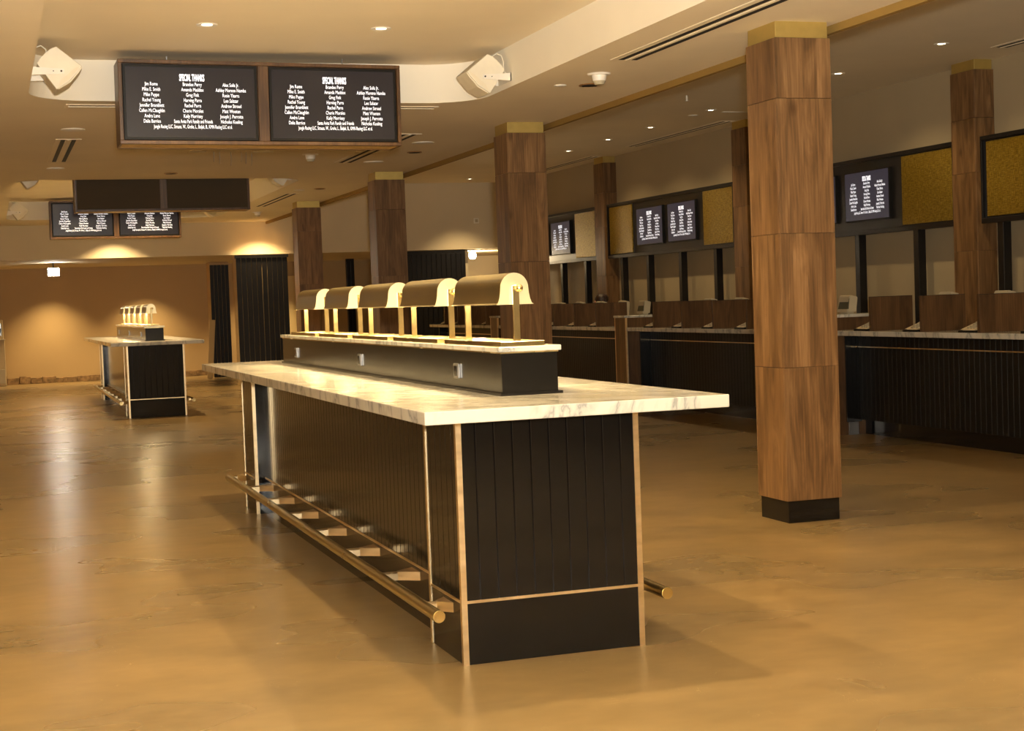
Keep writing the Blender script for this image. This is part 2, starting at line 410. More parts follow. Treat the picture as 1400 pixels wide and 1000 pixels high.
# wall washers along the bulkhead and the far wall
for k, x in enumerate((.52, 3.25)):
    downlight(x, 23.45, HC, P_WASH, ['soffit downlight washing the bulkhead under the far screens', 'soffit downlight washing the bulkhead above the wide black pier'][k], G, angle=118, blend=.5)
for k, x in enumerate((-3.2, -.45, 1.55, 4.2)):
    downlight(x, 28.6, HREC, P_WASH*1.9, ['recess downlight at the left end of the far wall', 'recess downlight above the far wall near the bright floodlight', 'recess downlight above the far wall behind the far bar', 'recess downlight in front of the pale door'][k], G, angle=100, blend=.9)
# unseen hall lights added for warm ambient, left of and behind the camera
for x in (-3.4, -6.0):
    for y in (-6.5, -2.2, 2.2, 7.4, 12.6, 17.8, 22):
        downlight(x, y, HC, P_HALL, 'unseen added downlight in the soffit left of the tray', 'added soffit downlights outside the frame')
for x, y in ((.4, -3.6), (.4, -7.2), (3.0, -6.4), (2.8, -.6), (.41, 9.5), (-2.6, 10.4)):  # added lamps; one sits hidden behind the big screens to light the floor
    downlight(x, y, HC, P_HALL*.7, 'unseen added downlight in the soffit near the walnut columns', 'added soffit downlights between the trays')
for x, y in ((5.6, -6), (5.6, -1), (5.6, 3.4)):  # unseen lamps added to the teller ceiling
    downlight(x, y, HB, P_TELLER, 'unseen added downlight in the teller ceiling before the near counter', 'added teller ceiling downlights outside the frame')
# passage lamp
t = thing('ceiling_globe', (7.78, YB+.6, HREC-.02), 'bright globe lamp at the corner of the side passage', 'lamp')
bm = bmesh.new(); asphere(bm, (0, 0, -.09), .08); link('globe', tomesh(bm, 'globe', 60), 'lens_white', t)
bm = bmesh.new(); acyl(bm, (0, 0, -.03), (0, 0, 0), .05); link('base', tomesh(bm, 'base', 40), 'white', t)
light('POINT', 'globe_light', (7.95, YB+.75, HREC-.2), 80, WARM2, shadow_soft_size=.08)
# floodlight hung in the far recess
t = thing('floodlight', (-.50, 26.0, HREC), 'glaring white work floodlight hung under the far recess ceiling', 'floodlight')
bm = bmesh.new(); acyl(bm, (0, .05, 0), (0, .05, -.1), .012); acyl(bm, (0, .05, -.006), (0, .05, 0), .05); link('stem', tomesh(bm, 's', 40), 'black_matte', t)
box('housing', (-.12, 0, -.27), (.12, .12, -.09), 'black_matte', t, .01); box('lens', (-.105, -.012, -.255), (.105, .004, -.105), 'lens_white', t)
light('AREA', 'floodlight_beam', (-.50, 25.97, HREC-.18), 60, (1, .9, .72), (math.radians(80), 0, 0), shape='RECTANGLE', size=.2, size_y=.14)

# ------------------------------------------------------------------ bar island (local origin: near left pier corner on the floor)
W, L, P, REC, HT, TT = .794, 5.59, .4845, .07, 1.07, .051
OV, ON = .2364, .393
ZB = .2576
def bead_mesh(w, h, d=.014, axis='y'):
    """one tongue-and-groove board, grooves chamfered; stands on z=0, front face at -d"""
    c = .004; bm = bmesh.new()
    prof = [(-w/2, 0), (-w/2, -d+c), (-w/2+c, -d), (w/2-c, -d), (w/2, -d+c), (w/2, 0)]
    aprism(bm, prof, 0, h, 'z')
    return tomesh(bm, 'bead_board')
BB_H = HT-TT-(ZB+.008)
def bead_row(t, p0, p1, z, h, pitch, mat, joined=None):
    """boards from p0 to p1 (outward side on the right-hand of travel)"""
    p0, p1 = Vector(p0), Vector(p1); d = (p1-p0); Lr = d.length; n = max(1, round(Lr/pitch)); wd = Lr/n
    ang = math.atan2(d.y, d.x)
    me = bead_mesh(wd-.0008, h); me.materials.append(M[mat])
    if joined:
        bm = bmesh.new()
        for i in range(n):
            b2 = bmesh.new(); b2.from_mesh(me); q = p0 + d*((i+.5)/n)
            b2.transform(Matrix.Translation((q.x, q.y, z)) @ Matrix.Rotation(ang, 4, 'Z'))
            tmp = bpy.data.meshes.new('tmp'); b2.to_mesh(tmp); b2.free(); bm.from_mesh(tmp); bpy.data.meshes.remove(tmp)
        return link(joined, tomesh(bm, joined), mat, t, kind='stuff')
    for i in range(n):
        q = p0 + d*((i+.5)/n); link('bead_board', me, None, t, (q.x, q.y, z), (0, 0, ang))
def angle_trim(t, x, y, sx, sy, h, wleg=.024, th=.004):
    bm = bmesh.new()
    a = [(x, y), (x+sx*wleg, y), (x+sx*wleg, y+sy*th), (x+sx*th, y+sy*th), (x+sx*th, y+sy*wleg), (x, y+sy*wleg)]
    a = [(u-sx*th, v-sy*th) for u, v in a]
    aprism(bm, a, 0, h, 'z'); link('corner_trim', tomesh(bm, 'corner_trim'), 'brass_strip', t)
def make_bar(label, near):
    t = thing('bar_island', (0, 0, 0), label, 'bar', 'standing bar islands')
    bd = .014
    zt = HT-TT
    for y0, y1 in ((0, P), (L-P, L)):
        box('pier_core', (bd, y0+bd, 0), (W-bd, y1-bd, zt), 'black', t)
        box('pier_base', (0, y0, 0), (W, y1, ZB-.006), 'black', t, .002)
    box('panel_core', (REC+bd, P-bd, 0), (W-REC-bd, L-P+bd, zt), 'black', t)
    for x0, x1 in ((REC, REC+bd), (W-REC-bd, W-REC)):
        box('panel_base', (x0, P, 0), (x1, L-P, ZB-.006), 'black', t)
    zb = ZB+.006
    pit = .0775
    bead_row(t, (0, bd), (W, bd), zb, BB_H, pit, 'black', None if near else 'end_boards')
    bead_row(t, (W, L-bd), (0, L-bd), zb, BB_H, pit, 'black', 'end_boards')
    for y0, y1 in ((0, P), (L-P, L)):
        bead_row(t, (bd, y1), (bd, y0), zb, BB_H, pit, 'black', None if near and y0 == 0 else 'pier_boards')
        bead_row(t, (W-bd, y0), (W-bd, y1), zb, BB_H, pit, 'black', 'pier_boards')
    # inner returns of the piers
    for y, s in ((P, 1), (L-P, -1)):
        for x0 in (0, W-REC):
            box('pier_return', (x0+.004, min(y-s*bd, y), zb), (x0+REC, max(y-s*bd, y), zt), 'black', t)
    bead_row(t, (REC+bd, L-P), (REC+bd, P), zb, BB_H, pit, 'black', None if near else 'side_boards')
    bead_row(t, (W-REC-bd, P), (W-REC-bd, L-P), zb, BB_H, pit, 'black', 'side_boards')
    for y0, y1 in ((0, P), (L-P, L)):
        for x, sx in ((0, 1), (W, -1)):
            angle_trim(t, x, y0, sx, 1, zt); angle_trim(t, x, y1, sx, -1, zt)
    # brass lines above the base
    e = .003
    for lo, hi in [((.02, -e, ZB-.006), (W-.02, .02, ZB+.006)), ((.02, L-.02, ZB-.006), (W-.02, L+e, ZB+.006)),
                   ((-e, .02, ZB-.006), (.02, P-.02, ZB+.006)), ((W-.02, .02, ZB-.006), (W+e, P-.02, ZB+.006)),
                   ((-e, L-P+.02, ZB-.006), (.02, L-.02, ZB+.006)), ((W-.02, L-P+.02, ZB-.006), (W+e, L-.02, ZB+.006)),
                   ((REC-e, P, ZB-.006), (REC+.02, L-P, ZB+.006)), ((W-REC-.02, P, ZB-.006), (W-REC+e, L-P, ZB+.006))]:
        box('brass_line', lo, hi, 'brass_strip', t)
    box('marble_top', (-OV, -ON, HT-TT), (W+OV, L+ON, HT), 'marble', t, .004, 2)
    # foot rails with faceted stand-off brackets
    br = bmesh.new()
    a = [(-.012, -.02), (.012, -.02), (.012, .012), (.004, .02), (-.004, .02), (-.012, .012)]
    aprism(br, a, 0, .155, 'x')
    v0 = [br.verts.new((.085, y, z)) for y, z in ((-.012, -.02), (.012, -.02), (.012, .02), (-.012, .02))]
    v1 = [br.verts.new((.178, y, z)) for y, z in ((-.075, -.020), (.075, -.020), (.075, .021), (-.075, .021))]
    for i in range(4): br.faces.new((v0[i], v0[(i+1) % 4], v1[(i+1) % 4], v1[i]))
    br.faces.new(v0[::-1]); br.faces.new(v1)
    bme = tomesh(br, 'bracket'); bme.materials.append(M['brass_strip'])
    for side in (-1, 1):
        x = -.105 if side < 0 else W+.105
        bm = bmesh.new(); acyl(bm, (0, 0, 0), (0, L+.16, 0), .0255, 24)
        rail = link('foot_rail', tomesh(bm, 'foot_rail', 40), 'brass_rail', t, (x, -.02, .215))
        for k in range(8):
            y = .205 + .775*k
            ct = P < y < L-P
            b = link('bracket', bme, None, rail, (0, y+.02, .0), (0, 0, 0 if side < 0 else math.pi))
            if not ct: b.scale = (.60, 1, 1)
        for yy in (-.0005, L+.1605):
            bm = bmesh.new(); acyl(bm, (0, yy-.001, 0), (0, yy+.001, 0), .024, 24); link('end_disc', tomesh(bm, 'end_disc', 40), 'brass', rail)
    # riser that carries the lamps
    r = box('riser', (.295, .276, HT), (.550, 5.43, HT+.186), 'dark_bronze', t, .002)
    box('riser_foot', (.284, .262, HT), (.566, 5.445, HT+.012), 'black', r)
    box('riser_line', (.291, .272, HT+.180), (.554, 5.434, HT+.1865), 'brass', r)
    box('riser_cap', (.280, .262, HT+.1865), (.565, 5.445, HT+.209), 'marble', r, .003)
    for y in (.925, 2.91, 4.89):
        o = box('outlet', (.283, y-.036, HT+.052), (.297, y+.036, HT+.122), 'steel', r, .003)
        box('outlet', (.548, y-.036, HT+.052), (.562, y+.036, HT+.122), 'steel', r, .003)
        box('outlet_face', (.2815, y-.024, HT+.064), (.2835, y+.024, HT+.110), 'black', r, 0)
    return t
bar1 = make_bar('near black beadboard bar with thick marble top and brass foot rails', True)
bar2 = make_bar('far black beadboard bar with marble top near the tan back wall', False)
BX2, BY2 = .04, 16.2
bar2.location = (BX2, BY2, 0)

# ------------------------------------------------------------------ banker lamps
def lamp_meshes():
    d = {}
    bm = bmesh.new(); abox(bm, (-.10, 0, 0), (.10, .86, .022), .002); d['base_plate'] = (tomesh(bm, 'base_plate'), 'brass')
    bm = bmesh.new(); abox(bm, (-.0145, -.008, .02), (.0145, .008, .262), .0015); d['post'] = (tomesh(bm, 'post'), 'brass')
    R, zc = .064, .252
    prof = [(-.088, .180), (-.078, .186), (-.071, .205), (-.066, .230)]
    prof += [(-R*math.cos(a), zc + R*1.02*math.sin(a)) for a in [math.pi*i/16 for i in range(17)]]
    prof += [(.066, .230), (.071, .205), (.078, .186), (.088, .180)]
    th = .003
    inner = [(x*.955, z-th if i not in (0, len(prof)-1) else z) for i, (x, z) in enumerate(prof)]
    bm = bmesh.new(); y0, y1 = .087, .773
    rows = [[bm.verts.new((x, y, z)) for x, z in pr] for pr, y in ((prof, y0), (prof, y1), (inner, y1), (inner, y0))]
    n = len(prof)
    for a, b in zip(rows, rows[1:]+rows[:1]):
        for i in range(n-1): bm.faces.new((a[i], a[i+1], b[i+1], b[i]))
    for k in (0, n-1): bm.faces.new([r[k] for r in rows])
    d['shade'] = (tomesh(bm, 'shade', 35), 'brass_shade')
    for key, y in (('end_cap', y0), ('end_cap2', y1)):
        bm = bmesh.new(); aprism(bm, [(x*.99, z-.0005) for x, z in prof], y-.0015, y+.0015, 'y'); d[key] = (tomesh(bm, 'end_cap'), 'brass_satin')
    bm = bmesh.new(); asphere(bm, (0, 0, 0), .017); acyl(bm, (0, -.004, 0), (0, .03, 0), .008, 10); d['knob'] = (tomesh(bm, 'knob', 50), 'brass')
    bm = bmesh.new(); acyl(bm, (0, .13, .245), (0, .73, .245), .012, 12); d['tube'] = (tomesh(bm, 'lamp_tube', 50), 'tube')
    for me, m in d.values(): me.materials.append(M[m])
    return d
LM = lamp_meshes()
def lamp(x, y, z, label, group):
    t = thing('banker_lamp', (x, y, z), label, 'lamp', group)
    link('base_plate', LM['base_plate'][0], None, t)
    for yy, s in ((.074, -1), (.786, 1)):
        link('post', LM['post'][0], None, t, (0, yy, 0))
        link('knob', LM['knob'][0], None, t, (.012, yy+s*.016, .250), (0, 0, 0 if s < 0 else math.pi))
    s = link('shade', LM['shade'][0], None, t)
    link('end_cap', LM['end_cap'][0], None, s); link('end_cap', LM['end_cap2'][0], None, s)
    link('lamp_tube', LM['tube'][0], None, s)
    light('AREA', 'banker_lamp_light', (x, y+.43, z+.228), P_LAMP, (1, .74, .38), shape='RECTANGLE', size=.075, size_y=.62)
for bi, (bx, by, nm) in enumerate(((0, 0, 'near'), (BX2, BY2, 'far'))):
    for k in range(5):
        lamp(bx+.398, by+.285+.988*k, HT+.209, f'brass trough-shaded banker lamp on the {nm} bar, {ORD[k]} from its near end', f'banker lamps on the {nm} bar')

# ------------------------------------------------------------------ walnut columns
CW, CSP, CXA, CYA = .391, 5.2534, 2.9515, 2.664
def column(name, x, y, sx, sy, h, label, group, faces='-x+x-y+y', joints=(.14, .985, 1.83, 2.675, 3.053), zcap=3.053):
    t = thing(name, (x, y, 0), label, 'column', group); i = .015
    box('core', (i, i, 0), (sx-i, sy-i, h-.002), 'walnut_dark', t)
    box('base', (i*.9, i*.9, 0), (sx-i*.9, sy-i*.9, .14), 'black', t, .002)
    box('cap', (i*.8, i*.8, zcap), (sx-i*.8, sy-i*.8, h), 'brass_cap', t, .002)
    g = .0012
    for a, b in zip(joints, joints[1:]):
        hh = b-a-2*g; zc = (a+b)/2
        if '-y' in faces: lbox('veneer_panel', (sx-.002, .016, hh), 'walnut', (sx/2, .008, zc), t, .0015)
        if '+y' in faces: lbox('veneer_panel', (sx-.002, .016, hh), 'walnut', (sx/2, sy-.008, zc), t, .0015)
        if '-x' in faces: lbox('veneer_panel', (.016, sy-.034, hh), 'walnut', (.008, sy/2, zc), t, .0015)
        if '+x' in faces: lbox('veneer_panel', (.016, sy-.034, hh), 'walnut', (sx-.008, sy/2, zc), t, .0015)
    return t
lab = ['nearest freestanding walnut column with gold cap and black base', 'walnut column rising behind the near bar lamps', 'walnut column behind the near bar, third in the freestanding row', 'farthest walnut column of the freestanding row']
for k in range(4):
    column('walnut_column', CXA, CYA+CSP*k, CW, CW, HC, lab[k], 'freestanding walnut columns')
BXC, BYC = 8.3188, 8.1258
lab = ['walnut half column between the two nearest wall menu boards', 'walnut half column just left of the nearest column', 'walnut half column at the far end of the long menu board', ]
for k in range(3):
    column('wall_column', BXC-.012, BYC-.012+CSP*k, XR-BXC+.012, .438, HB, lab[k], 'walnut columns against the teller wall', '-x-y+y',
           (.14, .98, 1.82, 2.66, 3.24, 3.755), 3.755)

# ------------------------------------------------------------------ text for the displays
C1 = ['Jim Rome', 'Mike E. Smith', 'Mike Puype', 'Rachel Young', 'Jennifer Bramblett', 'Callen McClaughlin', 'Andra Lane', 'Dalia Barrios']
C2 = ['Brandee Perry', 'Amanda Maddox', 'Greg Fink', 'Harving Parra', 'Rachel Parra', 'Cherie Morales', 'Kaily Morrisey', 'Santa Anita Park Family and Friends']
C3 = ['Alex Solis Jr.', 'Ashley Moreno Namba', 'Rosie Ybarra', 'Leo Salazar', 'Andrew Stroud', 'Matt Wooten', 'Joseph J. Perrotta', 'Nicholas Keeling']
LAST = 'Jungle Racing LLC, Strauss, W., Grohs, L., Beljak, B., KMN Racing LLC et al.'
def text_mesh():
    """the whole slide as one flat print mesh in the unit square: x 0..1, y -1..0 (aspect 1.77:1 stretched later)"""
    bm = bmesh.new(); AS = 1.77
    def line(s, cx, cy, size, width=None, off=.0):
        cu = bpy.data.curves.new('t', 'FONT'); cu.body = s; cu.size = size; cu.align_x = 'CENTER'; cu.offset = off; cu.resolution_u = 2
        o = bpy.data.objects.new('t', cu); COL.objects.link(o)
        bpy.context.view_layer.update()
        dg = bpy.context.evaluated_depsgraph_get(); me = bpy.data.meshes.new_from_object(o.evaluated_get(dg))
        xs = [v.co.x for v in me.vertices]; wid = max(xs)-min(xs); mid = (max(xs)+min(xs))/2
        k = .60/AS if width is None else width/wid
        for v in me.vertices: v.co.x = cx + (v.co.x-mid)*k; v.co.y = -cy + v.co.y - size*.33; v.co.z = 0
        bm.from_mesh(me); bpy.data.objects.remove(o); bpy.data.curves.remove(cu); bpy.data.meshes.remove(me)
    line('SPECIAL THANKS', .51, .145, .135, .195, .004)
    for c, x in ((C1, .195), (C2, .512), (C3, .812)):
        for i, s in enumerate(c):
            line(s, x, .24+.0757*i, .075, .30 if len(s) > 30 else None, .0)
    line(LAST, .51, .845, .075, .61, .0)
    me = bpy.data.meshes.new('slide_text'); bm.to_mesh(me); bm.free(); me.materials.append(M['text'])
    return me
TEXT = text_mesh()

# ------------------------------------------------------------------ hanging twin displays (local: origin bottom centre of the front face, facing -y)
def hanging_display(loc, label, rotz=0, roll=0):
    t = thing('hanging_display', loc, label, 'display', 'twin displays hung in the trays', rotz)
    t.rotation_euler = (0, roll, rotz)
    w, h, dp, fr = 2.20, .642, .34, .028
    box('case', (-w/2+.006, .035, .012), (w/2-.006, dp, h-.006), 'walnut_dark', t)
    box('underside', (-w/2+.02, .03, .004), (w/2-.02, dp-.01, .0125), 'ply', t)
    for lo, hi in (((-w/2, 0, 0), (w/2, .05, fr)), ((-w/2, 0, h-fr), (w/2, .05, h)), ((-w/2, 0, fr), (-w/2+fr, .05, h-fr)), ((w/2-fr, 0, fr), (w/2, .05, h-fr)), ((-.042, .004, fr), (.042, .05, h-fr))):
        c = [(a+b)/2 for a, b in zip(lo, hi)]; s = [b-a for a, b in zip(lo, hi)]
        lbox('frame_rail', s, 'walnut_dark', c, t, .003)
    for sx in (-1, 1):
        lbox('case_side', (.02, dp-.05, h), 'walnut_dark', (sx*(w/2-.010), dp/2+.025, h/2), t, .002)
    for s in (-1, 1):
        x0, x1 = (-w/2+fr+.004, -.046) if s < 0 else (.046, w/2-fr-.004)
        d = box('display', (x0, .018, fr+.004), (x1, .045, h-fr-.004), 'black_matte', t, .004)
        b = .022
        box('screen', (x0+b, .0165, fr+.004+b), (x1-b, .0185, h-fr-.004-b), 'display', d)
        tx = link('slide_text', TEXT, None, d, (x0+b, .0155, h-fr-.004-b), (math.radians(90), 0, 0)); tx.scale = (x1-x0-2*b, h-2*fr-.008-2*b, 1)
    for s in (-1, 1):      # back: two cloth panels and a mullion
        x0, x1 = (-w/2+.03, -.045) if s < 0 else (.045, w/2-.03)
        box('back_cloth', (x0, dp-.002, .03), (x1, dp+.006, h-.03), 'cloth_dark', t)
    for lo, hi in (((-w/2, dp-.005, 0), (w/2, dp+.012, .026)), ((-w/2, dp-.005, h-.026), (w/2, dp+.012, h)), ((-.042, dp-.005, .026), (.042, dp+.010, h-.026)), ((-w/2, dp-.005, .026), (-w/2+.026, dp+.012, h-.026)), ((w/2-.026, dp-.005, .026), (w/2, dp+.012, h-.026))):
        c = [(a+b)/2 for a, b in zip(lo, hi)]; s = [b-a for a, b in zip(lo, hi)]
        lbox('back_rail', s, 'walnut_dark', c, t, .002)
    for sx in (-.7, .7):
        lbox('hanger', (.008, .008, .11), 'steel', (sx, dp-.03, h+.045), t)
    return t
hanging_display((.345, 6.10, 2.752), 'big walnut-framed twin screens hung at the end of the near tray', 0, math.radians(.55))
hanging_display((.43, 14.55, 2.768), 'dark cloth back of the twin display hung at the near end of the far tray', math.pi)
hanging_display((.40, 21.50, 2.778), 'farther twin screens partly hidden by the dark hanging display', 0, math.radians(.4))

# ------------------------------------------------------------------ tray loudspeakers (local: origin at the wall plate, side view in xz, wall at x=0, body towards -x)
def speaker(loc, label, mirror=1):
    t = thing('wall_speaker', loc, label, 'speaker', 'white loudspeakers in the ceiling trays')
    sx = mirror
    side = [(-.188, .172), (-.36, .034), (-.335, .0), (-.27, -.075), (-.177, -.134), (-.05, .047), (-.075, .085), (-.11, .125), (-.15, .157)]
    bm = bmesh.new(); aprism(bm, [(x*sx, z) for x, z in side], -.05, .25, 'y'); bmesh.ops.bevel(bm, geom=list(bm.edges), offset=.004, segments=1, affect='EDGES')
    b = link('cabinet', tomesh(bm, 'cabinet'), 'white_plastic', t)
    gr = [(-.362, .026), (-.342, -.004), (-.276, -.082), (-.188, -.134), (-.192, -.122), (-.27, -.068), (-.332, .006), (-.352, .030)]
    gr = [(x, z) for x, z in gr]
    bm = bmesh.new(); aprism(bm, [(x*sx, z) for x, z in gr], -.035, .235, 'y'); link('grille', tomesh(bm, 'grille'), 'grille', b)
    # grille-coloured inlay on the cabinet side next to the grille
    inl = [(-.345, .036), (-.300, .012), (-.25, -.035), (-.215, -.06), (-.185, -.118), (-.262, -.064), (-.325, .004)]
    for y in (-.0525, .2495):
        bm = bmesh.new(); aprism(bm, [(x*sx, z) for x, z in inl], y, y+.003, 'y'); link('side_inlay', tomesh(bm, 'inlay'), 'grille', b)
    # yoke bracket
    for y0 in (-.058, .252):
        bm = bmesh.new(); aprism(bm, [(x*sx, z) for x, z in [(-.235, .012), (-.235, -.022), (-.05, -.032), (0, -.034), (0, .028), (-.05, .022)]], y0, y0+.006, 'y')
        a = link('bracket_arm', tomesh(bm, 'arm'), 'white', t)
        bm = bmesh.new(); acyl(bm, (-.215*sx, y0-.004, -.004), (-.215*sx, y0+.004, -.004), .007, 10); acyl(bm, (-.16*sx, y0-.003, -.004), (-.16*sx, y0+.003, -.004), .004, 8)
        link('bolt', tomesh(bm, 'bolt', 40), 'slot', a)
    bm = bmesh.new(); abox(bm, (min(0, -.008*sx), -.058, -.034), (max(0, -.008*sx), .258, .028)); link('wall_plate', tomesh(bm, 'plate'), 'white', t)
    bm = bmesh.new(); pts = [(-.12*sx, .06, .125), (-.12*sx, .05, .165), (-.085*sx, .04, .19), (-.045*sx, .04, .175), (-.03*sx, .04, .13), (-.028*sx, .04, .05), (-.002*sx, .04, .03)]
    atube(bm, pts, .005, 6); link('cable', tomesh(bm, 'cable', 50), 'white_plastic', t)
    return t
for k, (y, far) in enumerate(((5.66, 0), (14.62, 1), (21.35, 2))):
    n = ['in the near tray', 'at the near end of the far tray', 'at the far end of the far tray'][far]
    speaker((TX1, y, 3.234), f'white tilted loudspeaker on the right side {n}', 1)
    speaker((TX0, y, 3.234), f'white tilted loudspeaker on the left side {n}', -1)

# ------------------------------------------------------------------ ceiling fittings
def slot_vent(x0, x1, y0, y1, z, label, along='y'):
    t = thing('slot_diffuser', ((x0+x1)/2, (y0+y1)/2, z), label, 'vent', 'linear slot diffusers'); hx, hy = (x1-x0)/2, (y1-y0)/2
    box('frame', (-hx, -hy, -.006), (hx, hy, 0), 'soffit', t, .001)
    w = hx if along == 'y' else hy
    for s in (-.42, .42):
        c = s*w; hw = w*.17
        lo, hi = ((c-hw, -hy+.03, -.0075), (c+hw, hy-.03, -.0055)) if along == 'y' else ((-hx+.03, c-hw, -.0075), (hx-.03, c+hw, -.0055))
        box('slot', lo, hi, 'slot', t)
    lo, hi = ((-.10*w, -hy+.02, -.012), (.10*w, hy-.02, -.004)) if along == 'y' else ((-hx+.02, -.10*w, -.012), (hx-.02, .10*w, -.004))
    box('blade', lo, hi, 'soffit', t)
slot_vent(2.50, 2.74, 1.3, 4.24, HC, 'long twin-slot diffuser in the soffit beside the nearest column')
slot_vent(2.16, 2.40, 8.9, 11.9, HC, 'twin-slot diffuser passing behind the right end of the big screens')
slot_vent(2.44, 2.68, 16.7, 19.5, HC, 'twin-slot diffuser right of the far tray')
slot_vent(-1.08, -.84, 9.35, 11.6, HC, 'short twin-slot diffuser below the left loudspeaker')
slot_vent(-1.10, 1.98, 6.83, 7.03, HC, 'slot diffuser running across behind the big screens', 'x')
slot_vent(-1.86, -1.62, 1.0, 4.0, HC, 'twin-slot diffuser at the left edge above the left loudspeaker')
slot_vent(8.05, 8.27, 13.6, 17.0, HB, 'pale slot diffuser in the teller ceiling above the long menu board')
slot_vent(8.0, 8.22, 5.6, 7.4, HB, 'pale slot diffuser in the teller ceiling at the right edge')
slot_vent(8.05, 8.27, 18.6, 21.5, HB, 'pale slot diffuser in the teller ceiling left of the far wall column')
def disc(x, y, z, r, label, mat='soffit', lens=None):
    t = thing('cover_disc', (x, y, z), label, 'cover', 'flush ceiling covers')
    bm = bmesh.new(); acyl(bm, (0, 0, -.008), (0, 0, 0), r, 28, r*.96); link('disc', tomesh(bm, 'disc', 30), mat, t)
    bm = bmesh.new(); acyl(bm, (0, 0, -.010), (0, 0, -.006), r*.72, 28); link('insert', tomesh(bm, 'insert', 30), lens or mat, t)
for x, y, r, s in ((-.96, 8.56, .11, 'left of the big screens above the short diffuser'), (-.96, 12.38, .10, 'below the short twin-slot diffuser'), (.41, 10.55, .09, 'under the middle of the big screens'), (1.10, 10.57, .11, 'under the divider of the big screens'),
                   (2.64, 9.73, .12, 'right of the big screens'), (2.62, 11.85, .12, 'left of the third freestanding column'), (2.55, 16.08, .08, 'near the corner of the far tray')):
    disc(x, y, HC, r, f'flush round cream cover in the soffit {s}', 'white')
disc(2.596, 5.51, HC, .05, 'small round cover left of the near smoke detector', 'white')
disc(7.34, 13.0, HB, .07, 'small round cover in the teller ceiling', 'white')
for x, y, s in ((2.827, 5.47, 'beside the near smoke detector'), (2.81, 10.71, 'left of the second freestanding column'), (.414, 13.16, 'in front of the dark hanging display'), (2.80, 15.85, 'left of the farthest freestanding column')):
    disc(x, y, HC, .085, f'unlit copper downlight {s}', 'copper', 'slot')
def smoke(x, y, z, label):
    t = thing('smoke_detector', (x, y, z), label, 'smoke detector', 'smoke detectors')
    bm = bmesh.new(); acyl(bm, (0, 0, -.012), (0, 0, 0), .082, 28, .09); link('base', tomesh(bm, 'base', 30), 'white', t)
    bm = bmesh.new(); acyl(bm, (0, 0, -.055), (0, 0, -.010), .05, 24, .058); link('body', tomesh(bm, 'body', 30), 'white', t)
    bm = bmesh.new(); acyl(bm, (0, 0, -.082), (0, 0, -.055), .036, 20, .050); link('sensor', tomesh(bm, 'sensor', 30), 'putty', t)
smoke(2.68, 4.9, HC, 'white smoke detector in the soffit right of the near tray')
smoke(1.676, 10.9, HC, 'white smoke detector under the right half of the big screens')
smoke(2.76, 21.0, HC, 'white smoke detector right of the far tray')
for i, dx in enumerate((-.16, -.10, .02, .13, .18, .24)):
    t = thing('hanging_wire', (.74+dx, 10.6, HC), 'thin bare wire end hanging under the big screens', 'wire', 'wire ends under the screens')
    bm = bmesh.new(); atube(bm, [(0, 0, 0), (.003, .01, -.06), (-.004, .0, -.11 - .02*(i % 3))], .003, 5); link('strand', tomesh(bm, 'strand'), 'steel', t)
t = thing('sprinkler_head', (6.36, 11.12, HB), 'small white sprinkler head in the teller ceiling', 'sprinkler')
bm = bmesh.new(); acyl(bm, (0, 0, -.06), (0, 0, 0), .012, 10); acyl(bm, (0, 0, -.066), (0, 0, -.06), .022, 12); link('stem', tomesh(bm, 'stem', 40), 'white', t)
t = thing('light_slit', (7.77, 12.61, HB), 'thin white strip fitting in the teller ceiling', 'strip'); box('strip', (-.19, -.03, -.01), (.19, .03, 0), 'white', t, .002)

# ------------------------------------------------------------------ menu boards on the teller wall
def menu_board(y0, y1, golds, screens, posts, label):
    t = thing('menu_board', (BXC+.02, y0, 0), label, 'menu board', 'menu boards on the teller wall'); X1 = XR-BXC-.02
    z0, z1 = 2.105, 3.032; Lb = y1-y0
    box('backing', (.03, 0, z0+.01), (X1, Lb, z1-.01), 'black_satin', t)
    for lo, hi in (((-.01, 0, z0), (.06, Lb, z0+.055)), ((-.01, 0, z1-.045), (.06, Lb, z1)), ((-.01, 0, z0+.055), (.06, .03, z1-.045)), ((-.01, Lb-.03, z0+.055), (.06, Lb, z1-.045))):
        lbox('frame_rail', [b-a for a, b in zip(lo, hi)], 'black_satin', [(a+b)/2 for a, b in zip(lo, hi)], t, .003)
    for a, b in golds:
        a, b = a-y0, b-y0
        box('gold_panel', (.005, a, 2.176), (.035, b, 2.968), 'gold_mesh', t, .003)
        box('panel_rim', (.02, a-.02, 2.156), (.033, b+.02, 2.988), 'black_satin', t)
    for a, b in screens:
        a, b = a-y0, b-y0
        d = box('display', (-.012, a-.012, 2.27), (.035, b+.012, 2.876), 'black_matte', t, .003)
        box('screen', (-.0135, a+.004, 2.286), (-.011, b-.004, 2.862), 'display_board', d)
        tx = link('slide_text', TEXT, None, d, (-.0150, b-.004, 2.862)); tx.scale = (b-a-.008, .576, 1)
        tx.rotation_euler = (math.radians(90), 0, math.radians(-90))
    for p in posts:
        lbox('post', (.10, .10, z0+.01), 'black_satin', (.06, p-y0, (z0+.01)/2), t, .003)
C0 = BYC
menu_board(C0+.435, C0+CSP-.045, [(8.61, 9.60), (12.27, 13.24)], [(9.845, 10.815), (11.05, 12.02)], [9.345, 10.61, 11.83, 13.0], 'black menu board with one screen and a gold panel right of the nearest column')
menu_board(3.30, C0-.05, [(3.36, 4.35), (7.0, 7.99)], [(4.6, 5.57), (5.8, 6.77)], [4.1, 5.34, 6.56, 7.78], 'black menu board with gold panel at the right edge')
